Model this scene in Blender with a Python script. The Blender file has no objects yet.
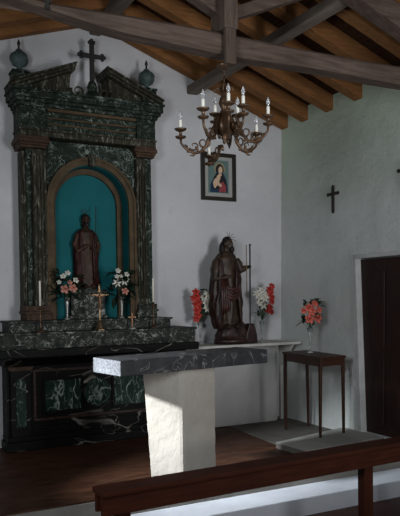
import bpy, bmesh, math, random
from math import sin, cos, pi, radians, sqrt, atan2
from mathutils import Vector, Matrix, noise
random.seed(7)
S = bpy.context.scene
COL = S.collection

# ------------------------------------------------------------------ camera
YAW, PITCH, ROLL = radians(27.66), radians(-1.304), radians(-0.794)
F_PX, CY_PX = 674.1, 312.9
fw = Vector((sin(YAW)*cos(PITCH), cos(YAW)*cos(PITCH), sin(PITCH)))
r0 = Vector((cos(YAW), -sin(YAW), 0)); u0 = r0.cross(fw)
rr = r0*cos(ROLL) + u0*sin(ROLL); uu = -r0*sin(ROLL) + u0*cos(ROLL)
cd = bpy.data.cameras.new('camera'); cam = bpy.data.objects.new('camera', cd); COL.objects.link(cam)
m = Matrix((rr, uu, -fw)).transposed().to_4x4(); m.translation = Vector((0, 0, 1.5)); cam.matrix_world = m
cd.sensor_fit = 'VERTICAL'; cd.sensor_height = 24.0; cd.lens = F_PX*24.0/516
cd.shift_y = (CY_PX-258)/516; cd.clip_start = 0.05
S.camera = cam
# ------------------------------------------------------------------ light
w = bpy.data.worlds.new('world'); S.world = w; w.use_nodes = True
bg = w.node_tree.nodes['Background']; bg.inputs[0].default_value = (0.88, 0.93, 1.0, 1); bg.inputs[1].default_value = 0.11
def area(name, loc, target, sx, sy, power, col, spread=180):
    l = bpy.data.lights.new(name, 'AREA'); l.shape = 'RECTANGLE'; l.size = sx; l.size_y = sy; l.energy = power; l.color = col
    l.spread = radians(spread)
    o = bpy.data.objects.new(name, l); COL.objects.link(o); o.location = loc
    o.rotation_euler = (Vector(target)-Vector(loc)).to_track_quat('-Z', 'Y').to_euler(); return o
area('daylight_main_door', (3.9, -1.1, 1.7), (2.6, 6.5, 3.0), 1.2, 2.1, 41, (0.97, 0.97, 1.0), 75)
area('daylight_left_window', (-0.57, 4.62, 2.17), (2.2, 4.95, 0.45), 0.16, 0.16, 17, (0.90, 0.95, 1.0), 32)
area('right_wall_fill', (-0.5, 1.9, 2.2), (4.78, 5.0, 2.6), 0.9, 1.0, 80, (0.90, 0.97, 1.0))  # fill added at an unseen left opening to brighten the right wall
S.view_settings.view_transform = 'Standard'; S.view_settings.look = 'None'
S.view_settings.gamma = 1; S.view_settings.use_curve_mapping = False
S.view_settings.exposure = -0.18

# ------------------------------------------------------------------ materials
def nt(name, rough=0.6, spec=0.3, metal=0.0):
    mt = bpy.data.materials.new(name); mt.use_nodes = True; t = mt.node_tree; b = t.nodes['Principled BSDF']
    b.inputs['Roughness'].default_value = rough; b.inputs['Specular IOR Level'].default_value = spec; b.inputs['Metallic'].default_value = metal
    return mt, t, b
def N(t, kind, **k):
    n = t.nodes.new(kind)
    for a, v in k.items():
        if a in n.inputs: n.inputs[a].default_value = v
        else: setattr(n, a, v)
    return n
def coords(t, scale=(1, 1, 1), gen='Object'):
    c = N(t, 'ShaderNodeTexCoord'); mp = N(t, 'ShaderNodeMapping'); mp.inputs['Scale'].default_value = scale
    t.links.new(c.outputs[gen], mp.inputs[0]); return mp.outputs[0]
def mixc(t, fac, a, b):
    mx = N(t, 'ShaderNodeMix', data_type='RGBA')
    for s, v in ((6, a), (7, b)):
        if hasattr(v, 'links') or hasattr(v, 'is_linked'): t.links.new(v, mx.inputs[s])
        else: mx.inputs[s].default_value = (*v, 1)
    if isinstance(fac, float): mx.inputs[0].default_value = fac
    else: t.links.new(fac, mx.inputs[0])
    return mx.outputs[2]
def ramp(t, src, lo, hi, a=0.0, b=1.0):
    r = N(t, 'ShaderNodeMapRange'); t.links.new(src, r.inputs[0])
    r.inputs[1].default_value = lo; r.inputs[2].default_value = hi; r.inputs[3].default_value = a; r.inputs[4].default_value = b
    return r.outputs[0]
def noise_(t, v, scale, detail=4, rough=0.55, dist=0.0):
    n = N(t, 'ShaderNodeTexNoise', Scale=scale, Detail=detail, Roughness=rough, Distortion=dist); t.links.new(v, n.inputs['Vector']); return n.outputs[0]
def bump(t, b, h, strength, dist=0.02):
    n = N(t, 'ShaderNodeBump', Strength=strength, Distance=dist); t.links.new(h, n.inputs['Height']); t.links.new(n.outputs[0], b.inputs['Normal'])
def plaster(name, c1, c2, green=None, bs=0.5, fine=90):
    mt, t, b = nt(name, 0.9, 0.15); v = coords(t)
    n1 = noise_(t, v, 1.3, 6, 0.6); n2 = noise_(t, v, 7, 5, 0.65)
    c = mixc(t, ramp(t, n1, .38, .62), c1, c2)
    c = mixc(t, ramp(t, n2, .62, .75, 0, .35), c, tuple(x*.72 for x in c2))
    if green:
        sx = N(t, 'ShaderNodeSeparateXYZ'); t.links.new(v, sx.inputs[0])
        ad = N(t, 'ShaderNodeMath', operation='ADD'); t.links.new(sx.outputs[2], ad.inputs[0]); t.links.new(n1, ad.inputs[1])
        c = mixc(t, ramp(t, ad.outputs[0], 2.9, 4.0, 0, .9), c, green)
    t.links.new(c, b.inputs['Base Color'])
    n3 = noise_(t, v, fine, 3, .6); n4 = noise_(t, v, 4.5, 4, .55)
    a = N(t, 'ShaderNodeMath', operation='MULTIPLY_ADD'); t.links.new(n4, a.inputs[0]); a.inputs[1].default_value = 3.0; t.links.new(n3, a.inputs[2])
    bump(t, b, a.outputs[0], bs, 0.02); return mt
def flat(name, c, rough=0.6, spec=0.3, metal=0.0, var=0.25, scale=20, bs=0.15):
    mt, t, b = nt(name, rough, spec, metal); v = coords(t); n = noise_(t, v, scale, 4)
    t.links.new(mixc(t, ramp(t, n, .3, .7), tuple(x*(1-var) for x in c), tuple(min(1, x*(1+var)) for x in c)), b.inputs['Base Color'])
    if bs: bump(t, b, n, bs, 0.005)
    return mt
def marble(name, base, base2, vein, scale=4, width=0.02, dist=1.5, rough=0.35, amount=.55, stretch=(1, 1, 1), spec=.35):
    mt, t, b = nt(name, rough, spec); v = coords(t, stretch)
    n0 = noise_(t, v, scale*2.2, 5, .65)
    c = mixc(t, ramp(t, n0, .35, .68), base, base2)
    for k, (s, wd) in enumerate(((scale, width), (scale*2.3, width*.8))):
        n = noise_(t, v, s, 2.5, .5, dist)
        a = N(t, 'ShaderNodeMath', operation='SUBTRACT'); t.links.new(n, a.inputs[0]); a.inputs[1].default_value = .5+.03*k
        ab = N(t, 'ShaderNodeMath', operation='ABSOLUTE'); t.links.new(a.outputs[0], ab.inputs[0])
        f = ramp(t, ab.outputs[0], wd*.2, wd, 1, 0)
        mk = noise_(t, v, s*.9+1.7, 2, .5)
        ml = N(t, 'ShaderNodeMath', operation='MULTIPLY'); t.links.new(f, ml.inputs[0]); t.links.new(ramp(t, mk, .42, .6, 0, amount), ml.inputs[1])
        c = mixc(t, ml.outputs[0], c, vein)
    t.links.new(c, b.inputs['Base Color']); bump(t, b, n0, .08, .005); return mt
def wood(name, c1, c2, axis=0, rough=.55, spec=.3, scale=3.0, bs=.3):
    st = [14, 14, 14]; st[axis] = 1.2
    mt, t, b = nt(name, rough, spec); v = coords(t, tuple(st)); n = noise_(t, v, scale, 6, .6, .6)
    v2 = coords(t); n2 = noise_(t, v2, 2.5, 3)
    c = mixc(t, ramp(t, n, .32, .7), c1, c2); c = mixc(t, ramp(t, n2, .4, .75, 0, .5), c, tuple(x*.6 for x in c1))
    t.links.new(c, b.inputs['Base Color']); bump(t, b, n, bs, .006); return mt
def planks(name, c1, c2, c3, width=1.6, row=.11, rough=.5, rot=0.0, spec=.12, mortar=.004, md=.3):
    mt, t, b = nt(name, rough, spec); v = coords(t)
    mp = N(t, 'ShaderNodeMapping'); mp.inputs['Rotation'].default_value = (0, 0, rot); t.links.new(v, mp.inputs[0])
    br = N(t, 'ShaderNodeTexBrick'); t.links.new(mp.outputs[0], br.inputs['Vector'])
    br.inputs['Scale'].default_value = 1; br.inputs['Brick Width'].default_value = width; br.inputs['Row Height'].default_value = row
    br.inputs['Mortar Size'].default_value = mortar; br.inputs['Color1'].default_value = (*c1, 1); br.inputs['Color2'].default_value = (*c2, 1)
    br.inputs['Mortar'].default_value = (*[x*md for x in c1], 1); br.offset = .37
    mp2 = N(t, 'ShaderNodeMapping'); mp2.inputs['Scale'].default_value = (1.5, 18, 18); t.links.new(mp.outputs[0], mp2.inputs[0])
    n = noise_(t, mp2.outputs[0], 3, 6, .6, .5)
    t.links.new(mixc(t, ramp(t, n, .4, .72, 0, .75), br.outputs[0], c3), b.inputs['Base Color'])
    n5 = noise_(t, v, 2.0, 4); t.links.new(ramp(t, n5, .35, .7, rough-.12, rough+.2), b.inputs['Roughness'])
    bump(t, b, n, .2, .005); return mt

M = {}
M['wall_back'] = plaster('back_plaster', (.62, .62, .63), (.55, .55, .565), bs=.35)
M['wall_right'] = plaster('right_plaster', (.66, .69, .67), (.57, .60, .58), green=(.54, .64, .50), bs=.6)  # green towards the top is light through foliage, put into the plaster colour
M['wall_low'] = plaster('low_plaster', (.52, .51, .50), (.42, .42, .41), bs=.3)
M['step'] = plaster('step_paint', (.52, .55, .60), (.42, .44, .48), bs=.2)
M['riser'] = plaster('riser_paint', (.20, .19, .17), (.13, .12, .11), bs=.2)
M['pedestal'] = plaster('pedestal_plaster', (.36, .335, .295), (.29, .265, .23), bs=.22, fine=60)
M['planks'] = planks('floor_planks', (.048, .018, .010), (.022, .010, .006), (.130, .062, .036))
M['nave'] = planks('nave_tiles', (.022, .010, .008), (.017, .008, .007), (.035, .018, .014), .3, .3, .5)
M['stone'] = plaster('stone_floor', (.17, .16, .145), (.09, .083, .075), bs=.3)
M['pale_stone'] = plaster('pale_stone_slab', (.44, .44, .41), (.30, .30, .28), bs=.2)
M['boards'] = planks('ceiling_boards', (.050, .022, .012), (.035, .016, .010), (.075, .033, .016), 3.0, .22, .8, pi/2, .1, .008)
M['rafter'] = wood('rafter_wood', (.20, .085, .030), (.33, .15, .055), 0, .75, .15)
M['beam'] = wood('old_beam', (.062, .042, .033), (.130, .094, .076), 0, .85, .12, 2.5, .6)
M['beam_y'] = wood('old_beam_lengthwise', (.12, .095, .078), (.22, .18, .15), 1, .85, .12, 2.5, .6)
M['beam_z'] = wood('old_post', (.058, .040, .032), (.118, .086, .068), 2, .85, .12, 2.5, .6)
M['bench'] = wood('bench_wood', (.030, .0075, .004), (.056, .015, .007), 0, .6, .08)
M['bench_z'] = wood('bench_leg_wood', (.035, .009, .005), (.060, .017, .008), 2, .6, .08)
M['table'] = wood('table_wood', (.040, .015, .009), (.070, .027, .015), 1, .5, .3)
M['table_z'] = wood('table_leg_wood', (.035, .014, .009), (.06, .024, .014), 2, .5, .3)
M['door'] = wood('door_wood', (.016, .007, .006), (.036, .014, .010), 2, .5, .3)
M['green'] = marble('green_marble', (.006, .014, .010), (.022, .029, .020), (.34, .40, .35), 7, .022, 1.0, .6, .55, spec=.12)
M['green_v'] = marble('green_brown_marble', (.013, .015, .010), (.045, .037, .023), (.36, .36, .29), 6, .03, .8, .6, .40, stretch=(2.2, 2.2, .5), spec=.12)
M['grad'] = marble('gradine_marble', (.012, .017, .014), (.042, .045, .037), (.45, .45, .41), 6, .022, 1.0, .6, .65, spec=.12)
M['black'] = marble('black_marble', (.005, .0055, .005), (.012, .012, .011), (.42, .38, .34), 1.0, .005, .5, .5, .75, stretch=(.6, 1, 1.4), spec=.08)
M['panel'] = marble('panel_green_marble', (.006, .018, .014), (.020, .042, .032), (.46, .54, .49), 5, .02, .3, .5, .7, stretch=(1.5, 1, .7), spec=.15)
M['redmarble'] = marble('red_brown_marble', (.040, .024, .015), (.072, .040, .025), (.25, .16, .10), 5, .02, 1.5, .6, .3, spec=.15)
M['darkred'] = marble('dark_red_border', (.020, .009, .008), (.034, .014, .011), (.16, .09, .07), 4, .015, 1.5, .4, .4)
M['arch'] = flat('arch_moulding', (.080, .055, .031), .7, .15, var=.3, scale=9)
M['slab'] = marble('altar_slab_stone', (.016, .0165, .018), (.042, .042, .044), (.30, .30, .30), 2.4, .012, 1.0, .5, .6, spec=.25)
M['slab_end'] = flat('rough_slab_end', (.12, .125, .135), .8, .2, var=.5, scale=60, bs=.6)
M['teal'] = flat('teal_paint', (.008, .110, .122), .75, .15, var=.15, scale=2.5, bs=0)
M['urn'] = flat('verdigris', (.055, .085, .080), .6, .3, var=.35)
M['iron'] = flat('dark_iron', (.018, .016, .015), .6, .4, var=.3)
M['darkwood'] = flat('dark_cross_wood', (.022, .018, .015), .6, .3)
M['bronze'] = flat('aged_bronze', (.105, .060, .034), .42, .5, .6, .4, 25, .2)
M['brass'] = flat('old_brass', (.16, .105, .055), .40, .5, .7, .25, 25)
M['copper'] = flat('copper_cross', (.25, .125, .065), .45, .5, .5, .25, 25)
M['silver'] = flat('dull_silver', (.45, .44, .42), .4, .5, .6, .2, 25)
M['candle'] = flat('candle_wax', (.78, .74, .64), .5, .4, var=.05)
M['sleeve'] = flat('candle_sleeve', (.80, .78, .70), .5, .3, var=.05)
M['shelf'] = flat('white_painted_wood', (.54, .53, .50), .6, .25, var=.12, scale=8)
M['trim'] = flat('grey_white_paint', (.50, .51, .50), .7, .2, var=.15, scale=6)
M['statue'] = flat('dark_statue_wood', (.028, .013, .010), .4, .4, var=.7, scale=16)
M['tunic'] = flat('statue_tunic', (.040, .024, .015), .45, .35, var=.7, scale=12)
M['cloak_d'] = flat('dark_crimson_drapery', (.050, .018, .014), .45, .4, var=.7, scale=18)
M['skin'] = flat('dark_painted_skin', (.060, .034, .024), .5, .35, var=.2, scale=30)
M['hair'] = flat('statue_hair', (.012, .008, .007), .6, .3, var=.3, scale=50)
M['cloak_r'] = flat('crimson_brown_cloak', (.034, .008, .007), .55, .3, var=.6, scale=16)
M['tunic_r'] = flat('ochre_brown_tunic', (.040, .018, .010), .55, .3, var=.8, scale=14)
M['leaf'] = flat('leaf_green', (.014, .040, .016), .5, .3, var=.4, scale=30)
M['leaf_d'] = flat('dark_leaf', (.008, .022, .012), .5, .3, var=.4, scale=30)
M['stem'] = flat('stem_green', (.03, .06, .025), .6, .3)
M['coral'] = flat('coral_petal', (.66, .155, .11), .6, .25, var=.18, scale=30)
M['pinkpet'] = flat('pink_petal', (.56, .25, .19), .6, .25, var=.15, scale=30)
M['red'] = flat('red_petal', (.56, .060, .045), .6, .25, var=.2, scale=30)
M['white'] = flat('white_petal', (.70, .69, .62), .6, .25, var=.1, scale=30)
M['yellow'] = flat('stamen_yellow', (.55, .38, .08), .6, .25, var=.1)
M['frame'] = flat('black_frame', (.020, .015, .012), .35, .4, var=.2)
M['mount'] = flat('grey_mount', (.36, .36, .34), .8, .2, var=.05)
mt, t, b = nt('vase_glass', .08, .5); b.inputs['Base Color'].default_value = (.86, .90, .88, 1); b.inputs['Transmission Weight'].default_value = .85; b.inputs['IOR'].default_value = 1.3; M['glass'] = mt
mt, t, b = nt('bulb_glass', .08, .5); b.inputs['Base Color'].default_value = (.95, .97, 1, 1); b.inputs['Transmission Weight'].default_value = .75; b.inputs['IOR'].default_value = 1.3; M['bulb'] = mt
def solid(name, c): M[name] = flat(name, c, .7, .2, var=.12, scale=40, bs=0)
solid('p_sky', (.12, .19, .18)); solid('p_cloak', (.018, .040, .085)); solid('p_dark', (.020, .018, .020)); solid('p_skin', (.62, .44, .30)); solid('p_rose', (.28, .055, .065)); solid('p_gold', (.30, .24, .14))

# ------------------------------------------------------------------ mesh helpers
class MB:
    def __init__(s): s.bm = bmesh.new(); s.mats = []; s.cur = 0
    def mat(s, m):
        if m not in s.mats: s.mats.append(m)
        s.cur = s.mats.index(m); return s
    def face(s, vs):
        try: f = s.bm.faces.new(vs); f.material_index = s.cur; return f
        except ValueError: return None
    def hexa(s, p):
        v = [s.bm.verts.new(q) for q in p]
        for f in ((3, 2, 1, 0), (4, 5, 6, 7), (0, 1, 5, 4), (1, 2, 6, 5), (2, 3, 7, 6), (3, 0, 4, 7)): s.face([v[i] for i in f])
        return s
    def box(s, x0, x1, y0, y1, z0, z1):
        return s.hexa([(x0, y0, z0), (x1, y0, z0), (x1, y1, z0), (x0, y1, z0), (x0, y0, z1), (x1, y0, z1), (x1, y1, z1), (x0, y1, z1)])
    def prism(s, pts, axis, a, b):       # polygon in the two other axes, extruded along axis
        def q(p, v): l = list(p); l.insert(axis, v); return l
        A = [s.bm.verts.new(q(p, a)) for p in pts]; B = [s.bm.verts.new(q(p, b)) for p in pts]
        s.face(A[::-1]); s.face(B); n = len(pts)
        for i in range(n): s.face([A[i], A[(i+1) % n], B[(i+1) % n], B[i]])
        return s
    def rings(s, R, cap=True, close=True):
        L = [[s.bm.verts.new(p) for p in r] for r in R]; n = len(L[0])
        for a, b in zip(L, L[1:]):
            for i in range(n if close else n-1): s.face([a[i], a[(i+1) % n], b[(i+1) % n], b[i]])
        if cap and close: s.face(L[0][::-1]); s.face(L[-1])
        return s
    def lathe(s, prof, c=(0, 0, 0), n=16, flute=0, fa=.0, sx=1, sy=1):
        R = []
        for rad, z in prof:
            R.append([(c[0]+sx*(rad*(1+fa*cos(flute*2*pi*i/n)))*cos(2*pi*i/n), c[1]+sy*(rad*(1+fa*cos(flute*2*pi*i/n)))*sin(2*pi*i/n), c[2]+z) for i in range(n)])
        return s.rings(R)
    def tube(s, path, rad, n=8):
        path = [Vector(p) for p in path]; k = len(path); rad = rad if isinstance(rad, (list, tuple)) else [rad]*k
        R = []; up = None
        for i, p in enumerate(path):
            d = (path[min(i+1, k-1)]-path[max(i-1, 0)]).normalized()
            if up is None: up = Vector((0, 0, 1)) if abs(d.z) < .9 else Vector((1, 0, 0))
            a = d.cross(up).normalized(); up = a.cross(d).normalized()
            R.append([p+rad[i]*(cos(2*pi*j/n)*a+sin(2*pi*j/n)*up) for j in range(n)])
        return s.rings(R)
    def ball(s, c, r, nu=14, nv=9, M3=None):
        if not isinstance(r, (tuple, list)): r = (r, r, r)
        R = []
        for j in range(nv+1):
            th = max(.03, min(pi-.03, pi*j/nv)); 
            ring = []
            for i in range(nu):
                v = Vector((r[0]*sin(th)*cos(2*pi*i/nu), r[1]*sin(th)*sin(2*pi*i/nu), -r[2]*cos(th)))
                if M3: v = M3 @ v
                ring.append(Vector(c)+v)
            R.append(ring)
        return s.rings(R)
    def xf(s, mat): bmesh.ops.transform(s.bm, matrix=mat, verts=s.bm.verts); return s
    def build(s, name, mat=None, parent=None, smooth=False, bevel=0, local=False, remesh=0, disp=None, sub=0):
        bmesh.ops.recalc_face_normals(s.bm, faces=s.bm.faces)
        if disp:                                       # rough plaster / chipped stone edges
            amp, sc, cuts = disp
            bmesh.ops.subdivide_edges(s.bm, edges=s.bm.edges[:], cuts=cuts, use_grid_fill=True)
            s.bm.normal_update()
            for v in s.bm.verts: v.co += v.normal*amp*(noise.noise(v.co*sc)+.6*noise.noise(v.co*sc*2.3))
        off = Vector((0, 0, 0))
        if parent is not None and not local:
            q = parent
            while q: off += q.location; q = q.parent
            bmesh.ops.translate(s.bm, vec=-off, verts=s.bm.verts)
        me = bpy.data.meshes.new(name); s.bm.to_mesh(me); s.bm.free()
        if s.mats:
            for m_ in s.mats: me.materials.append(M[m_])
        elif mat: me.materials.append(M[mat])
        o = bpy.data.objects.new(name, me); COL.objects.link(o)
        if remesh:
            md = o.modifiers.new('r', 'REMESH'); md.mode = 'VOXEL'; md.voxel_size = remesh
            md = o.modifiers.new('s', 'SMOOTH'); md.factor = .5; md.iterations = 2
            dg = bpy.context.evaluated_depsgraph_get(); me2 = bpy.data.meshes.new_from_object(o.evaluated_get(dg)); o.modifiers.clear(); o.data = me2; smooth = True
            if mat and not me2.materials: me2.materials.append(M[mat])
        if smooth:
            for p in o.data.polygons: p.use_smooth = True
        if bevel: md = o.modifiers.new('bevel', 'BEVEL'); md.width = bevel; md.segments = 2; md.limit_method = 'ANGLE'
        if sub: md = o.modifiers.new('sub', 'SUBSURF'); md.levels = sub; md.render_levels = sub
        if parent is not None: o.parent = parent
        return o
def tag(o, label=None, cat=None, group=None, kind=None):
    if label: o['label'] = label
    if cat: o['category'] = cat
    if group: o['group'] = group
    if kind: o['kind'] = kind
    return o
def thing(name, loc, label, cat, group=None, rz=0):
    o = bpy.data.objects.new(name, None); COL.objects.link(o); o.location = loc; o.rotation_euler.z = rz; o.empty_display_size = .1
    return tag(o, label, cat, group)
def struct(o): o['kind'] = 'structure'; return o

LEAN = Matrix(((1, 0, .016, 0), (0, 1, 0, 0), (0, 0, 1, 0), (0, 0, 0, 1)))     # the old right wall leans outwards a little
# ------------------------------------------------------------------ room shell
XL, XR, XC = -0.6, 4.78, 2.43
SR, SL = 0.36, 0.32           # roof slopes right / left
ZA = 4.43                     # rafter underside at the ridge
YB = lambda x: 6.98
def under(x): return ZA-(x-XC)*SR if x > XC else ZA-(XC-x)*SL
TH = .17
def grid_wall(axis_pts, name, mat): pass
mb = MB()       # back wall, gable topped
P = [(XL-.1, -.3), (XR+.3, -.3), (XR+.3, under(XR+.3)+TH+.02), (XC, ZA+TH+.02), (XL-.1, under(XL-.1)+TH+.02)]
A = [mb.bm.verts.new((x, YB(x), z)) for x, z in P]; B = [mb.bm.verts.new((x, YB(x)+.4, z)) for x, z in P]
mb.face(A); mb.face(B[::-1])
for i in range(5): mb.face([A[i], B[i], B[(i+1) % 5], A[(i+1) % 5]])
struct(mb.build('wall_back', 'wall_back'))
DY0, DY1, DZ0, DZ1 = 4.42, 5.49, .06, 1.90       # side door opening
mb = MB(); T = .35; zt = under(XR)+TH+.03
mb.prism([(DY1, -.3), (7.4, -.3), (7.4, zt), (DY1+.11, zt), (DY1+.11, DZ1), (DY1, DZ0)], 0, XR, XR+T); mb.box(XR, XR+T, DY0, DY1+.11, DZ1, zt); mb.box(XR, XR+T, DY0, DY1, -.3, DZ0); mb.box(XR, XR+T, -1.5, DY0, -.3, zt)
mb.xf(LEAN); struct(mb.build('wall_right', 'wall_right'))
mb = MB()       # left wall with two window openings
def wall_open(mb, x0, x1, ya, yb, za, zb, holes):
    holes = sorted(holes); y = ya
    for (h0, h1, k0, k1) in holes:
        mb.box(x0, x1, y, h0, za, zb); mb.box(x0, x1, h0, h1, za, k0); mb.box(x0, x1, h0, h1, k1, zb); y = h1
    mb.box(x0, x1, y, yb, za, zb)
wall_open(mb, XL-.35, XL, -1.5, 7.4, -.3, under(XL)+TH+.03, [(1.4, 2.4, 1.6, 2.8), (4.3, 4.8, 1.65, 2.25)])
struct(mb.build('wall_left', 'wall_back'))
mb = MB()       # board ceiling on top of the rafters
for a, b2 in ((XC, XR+.35), (XC, XL-.35)):
    za, zb = under(a)+TH, under(b2)+TH
    mb.prism([(a, za), (b2, zb), (b2, zb+.05), (a, za+.05)], 1, -1.5, 7.4)
struct(mb.build('ceiling', 'boards'))
mb = MB().box(XL, XR, 4.80, 7.1, -.3, 0); struct(mb.build('floor', 'planks'))
mb = MB().box(XL-.3, XR+.3, -1.5, 4.9, -.42, -.30); struct(mb.build('floor_nave', 'nave'))
mb = MB().prism([(3.80, 5.10), (XR+.02, 5.19), (XR+.3, 5.19), (XR+.3, 6.98), (3.90, 6.98), (3.85, 6.2), (3.80, 5.5)], 2, .001, .006)
mb.prism([(3.745, 5.06), (XR+.1, 5.16), (XR+.1, 5.78), (3.72, 5.52)], 2, .002, .058)
struct(mb.build('floor_stone', 'stone', bevel=.004))
struct(MB().prism([(3.745, 5.06), (XR, 5.16), (XR, 5.78), (3.72, 5.52)], 2, .0585, .063).build('floor_slab', 'pale_stone'))
mb = MB().box(XL, XR, 4.785, 4.802, -.15, -.012); struct(mb.build('trim_1', 'riser'))
mb = MB().box(XL, XR, 4.47, 4.80, -.31, -.15); struct(mb.build('trim_2', 'step', bevel=.008))
# door in the right wall
d = bpy.data.objects.new('door_1', None); COL.objects.link(d); d.location = (XR+.1, 4.8, .06); struct(d)
MB().prism([(DY0+.02, DZ0), (DY1-.01, DZ0), (DY1+.10, DZ1-.02), (DY0+.02, DZ1-.02)], 0, XR+.06, XR+.11).xf(LEAN).build('door_leaf', 'door', d, bevel=.004)
mb = MB()
for k in range(4):
    y0 = DY0+.06+k*.245
    for (z0, z1) in ((.16, .85), (.97, 1.75)): mb.box(XR+.050, XR+.062, y0, y0+.20, z0, z1)
mb.xf(LEAN).build('door_panel', 'door', d, bevel=.006)
MB().lathe([(.006, 0), (.02, .005), (.022, .02), (.012, .035), (.01, .05)], (0, 0, 0), 12).xf(Matrix.Translation((XR+.058, DY0+.14, 1.0)) @ Matrix.Rotation(-pi/2, 4, 'Y')).build('door_handle', 'iron', d, smooth=True)
mb = MB(); mb.prism([(DY1-.015, .036), (DY1+.05, .036), (DY1+.135, DZ1+.03), (DY1+.095, DZ1+.03)], 0, XR-.012, XR+.12); mb.box(XR-.012, XR+.12, DY0-.05, DY1+.135, DZ1-.01, DZ1+.03); mb.box(XR-.012, XR+.12, DY0-.05, DY0+.02, .036, DZ1+.05)
mb.xf(LEAN).build('door_frame', 'trim', d, bevel=.004)

# ------------------------------------------------------------------ roof timbers
ordn = ['first', 'second', 'third', 'fourth', 'fifth', 'sixth', 'seventh', 'eighth']
RY = [6.905, 6.50, 6.04, 5.56, 5.07, 4.60, 4.10]
RW = .13
for i, y in enumerate(RY):
    for side in (1, -1):
        xe = XR+.06 if side > 0 else XL-.02
        za, zb = ZA, under(xe)
        mb = MB().prism([(XC, za), (xe, zb), (xe, zb+TH), (XC, za+TH)], 1, y-RW/2, y+RW/2)
        if side > 0: lab = f'orange brown sloping roof rafter meeting the right wall, {ordn[i]} from the back wall'
        else: lab = f'brown sloping roof rafter on the left side of the ridge, {ordn[i]} from the back wall'
        tag(mb.build('roof_rafter', 'rafter', bevel=.006), lab, 'rafter', 'rafters of the right roof slope' if side > 0 else 'rafters of the left roof slope')
mb = MB().box(3.53, 3.66, 1.5, 6.98, 3.845-.0, 3.935); o = mb.build('roof_purlin', 'beam_y', bevel=.012, disp=(.008, 3, 3))
tag(o, 'old grey lengthwise timber running under the rafters towards the back wall right of the ridge', 'beam')
mb = MB().box(XC-.06, XC+.06, 1.5, 7.02, ZA-.10, ZA+.02); tag(mb.build('ridge_beam', 'beam_y', bevel=.01), 'grey ridge timber under the peak of the roof', 'beam')
tr = thing('roof_truss', (XC, 4.2, 3.15), 'big weathered grey timber truss crossing the room with a central post carrying the chandelier', 'roof truss')
mb = MB()
R = []
for i in range(25):
    x = XL+(XR-XL)*i/24; s_ = .015*sin(x*1.7)+.012*sin(x*4.1+1)
    z0 = 3.210+s_*.5+max(0, 1.55-x)*.16; z1 = 3.335+.010*sin(x*2.7+2)+.008*(x-2); y0 = 4.10+.008*sin(x*3.3); y1 = 4.26
    c = .02
    R.append([(x, y0+c, z0), (x, y1-c, z0), (x, y1, z0+c), (x, y1, z1-c), (x, y1-c, z1), (x, y0+c, z1), (x, y0, z1-c), (x, y0, z0+c)])
mb.rings(R); mb.build('tie_beam', 'beam', tr)
mb = MB().box(2.345, 2.455, 4.05, 4.25, 3.36, 4.40); mb.box(2.36, 2.445, 4.06, 4.10, 3.12, 3.40); mb.build('king_post', 'beam_z', tr, bevel=.008)
for sgn, sl in ((1, SR), (-1, SL)):
    xe = (XR if sgn > 0 else XL); ze = under(xe)-.01; zt_ = under(XC)-.01
    MB().prism([(XC, zt_-.19), (xe, ze-.19), (xe, ze), (XC, zt_)], 1, 4.10, 4.26).build('principal_rafter', 'beam', tr, bevel=.012)
    MB().prism([(XC+sgn*.03, 3.46), (XC+sgn*.95, 3.87), (XC+sgn*.90, 3.94), (XC+sgn*.03, 3.55)], 1, 4.14, 4.24).build('strut', 'beam', tr, bevel=.006)
mb = MB().box(1.115, 1.135, 4.09, 4.11, 3.27, 3.34); mb.box(1.10, 1.15, 4.088, 4.105, 3.31, 3.34); mb.build('dark_strip', 'iron', tr)  # small dark strip on the near face of the tie beam

# ------------------------------------------------------------------ high altar (table) and altarpiece
AX = 2.27
al = thing('high_altar', (AX, 6.8, 0), 'long black veined marble altar table with green panels under the green altarpiece', 'altar')
X0, X1, YF, YK = 1.38, 3.22, 6.76, 6.978
MB().box(X0-.02, X1+.02, YF-.05, YK, 0, .09).box(X0-.005, X1+.005, YF-.03, YK, .09, .14).build('plinth', 'black', al, bevel=.006)
MB().box(X0, X1, YF, YK, .14, .93).build('body', 'black', al, bevel=.003)
MB().prism([(YF-.02, .84), (YF-.10, .90), (YF-.24, .93), (YF-.24, .95), (YK, .95), (YK, .84)], 0, X0-.03, X1+.03).build('cornice', 'black', al, bevel=.004)
MB().box(1.22, 3.33, 6.38, YK, .95, 1.03).build('tabletop', 'black', al, bevel=.008)
mb = MB()
for z in (.17, .23): mb.box(X0+.26, X1-.26, YF-.018, YF+.01, z, z+.025)
mb.build('moulding', 'black', al, bevel=.005)
def frame_rect(mb, x0, x1, z0, z1, wd, y0, y1):
    mb.box(x0, x1, y0, y1, z1-wd, z1); mb.box(x0, x1, y0, y1, z0, z0+wd); mb.box(x0, x0+wd, y0, y1, z0+wd, z1-wd); mb.box(x1-wd, x1, y0, y1, z0+wd, z1-wd); return mb
frame_rect(MB(), 1.64, 2.96, .28, .80, .028, YF-.016, YF+.01).build('border_frame', 'darkred', al, bevel=.004)
for (a, b_) in ((1.76, 2.13), (2.50, 2.86)):
    MB().box(a, b_, YF-.012, YF+.01, .37, .68).build('marble_panel', 'panel', al, bevel=.004)
    frame_rect(MB(), a-.03, b_+.03, .34, .71, .028, YF-.02, YF+.01).build('panel_frame', 'black', al, bevel=.005)
mb = MB().lathe([(.001, 0), (.150, .0), (.150, .03), (.135, .04), (.12, .03), (.10, .045), (.001, .06)], (0, 0, 0), 32).xf(Matrix.Translation((2.315, YF+.01, .53)) @ Matrix.Rotation(pi/2, 4, 'X'))
mb.build('round_boss', 'panel', al, smooth=True)
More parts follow.
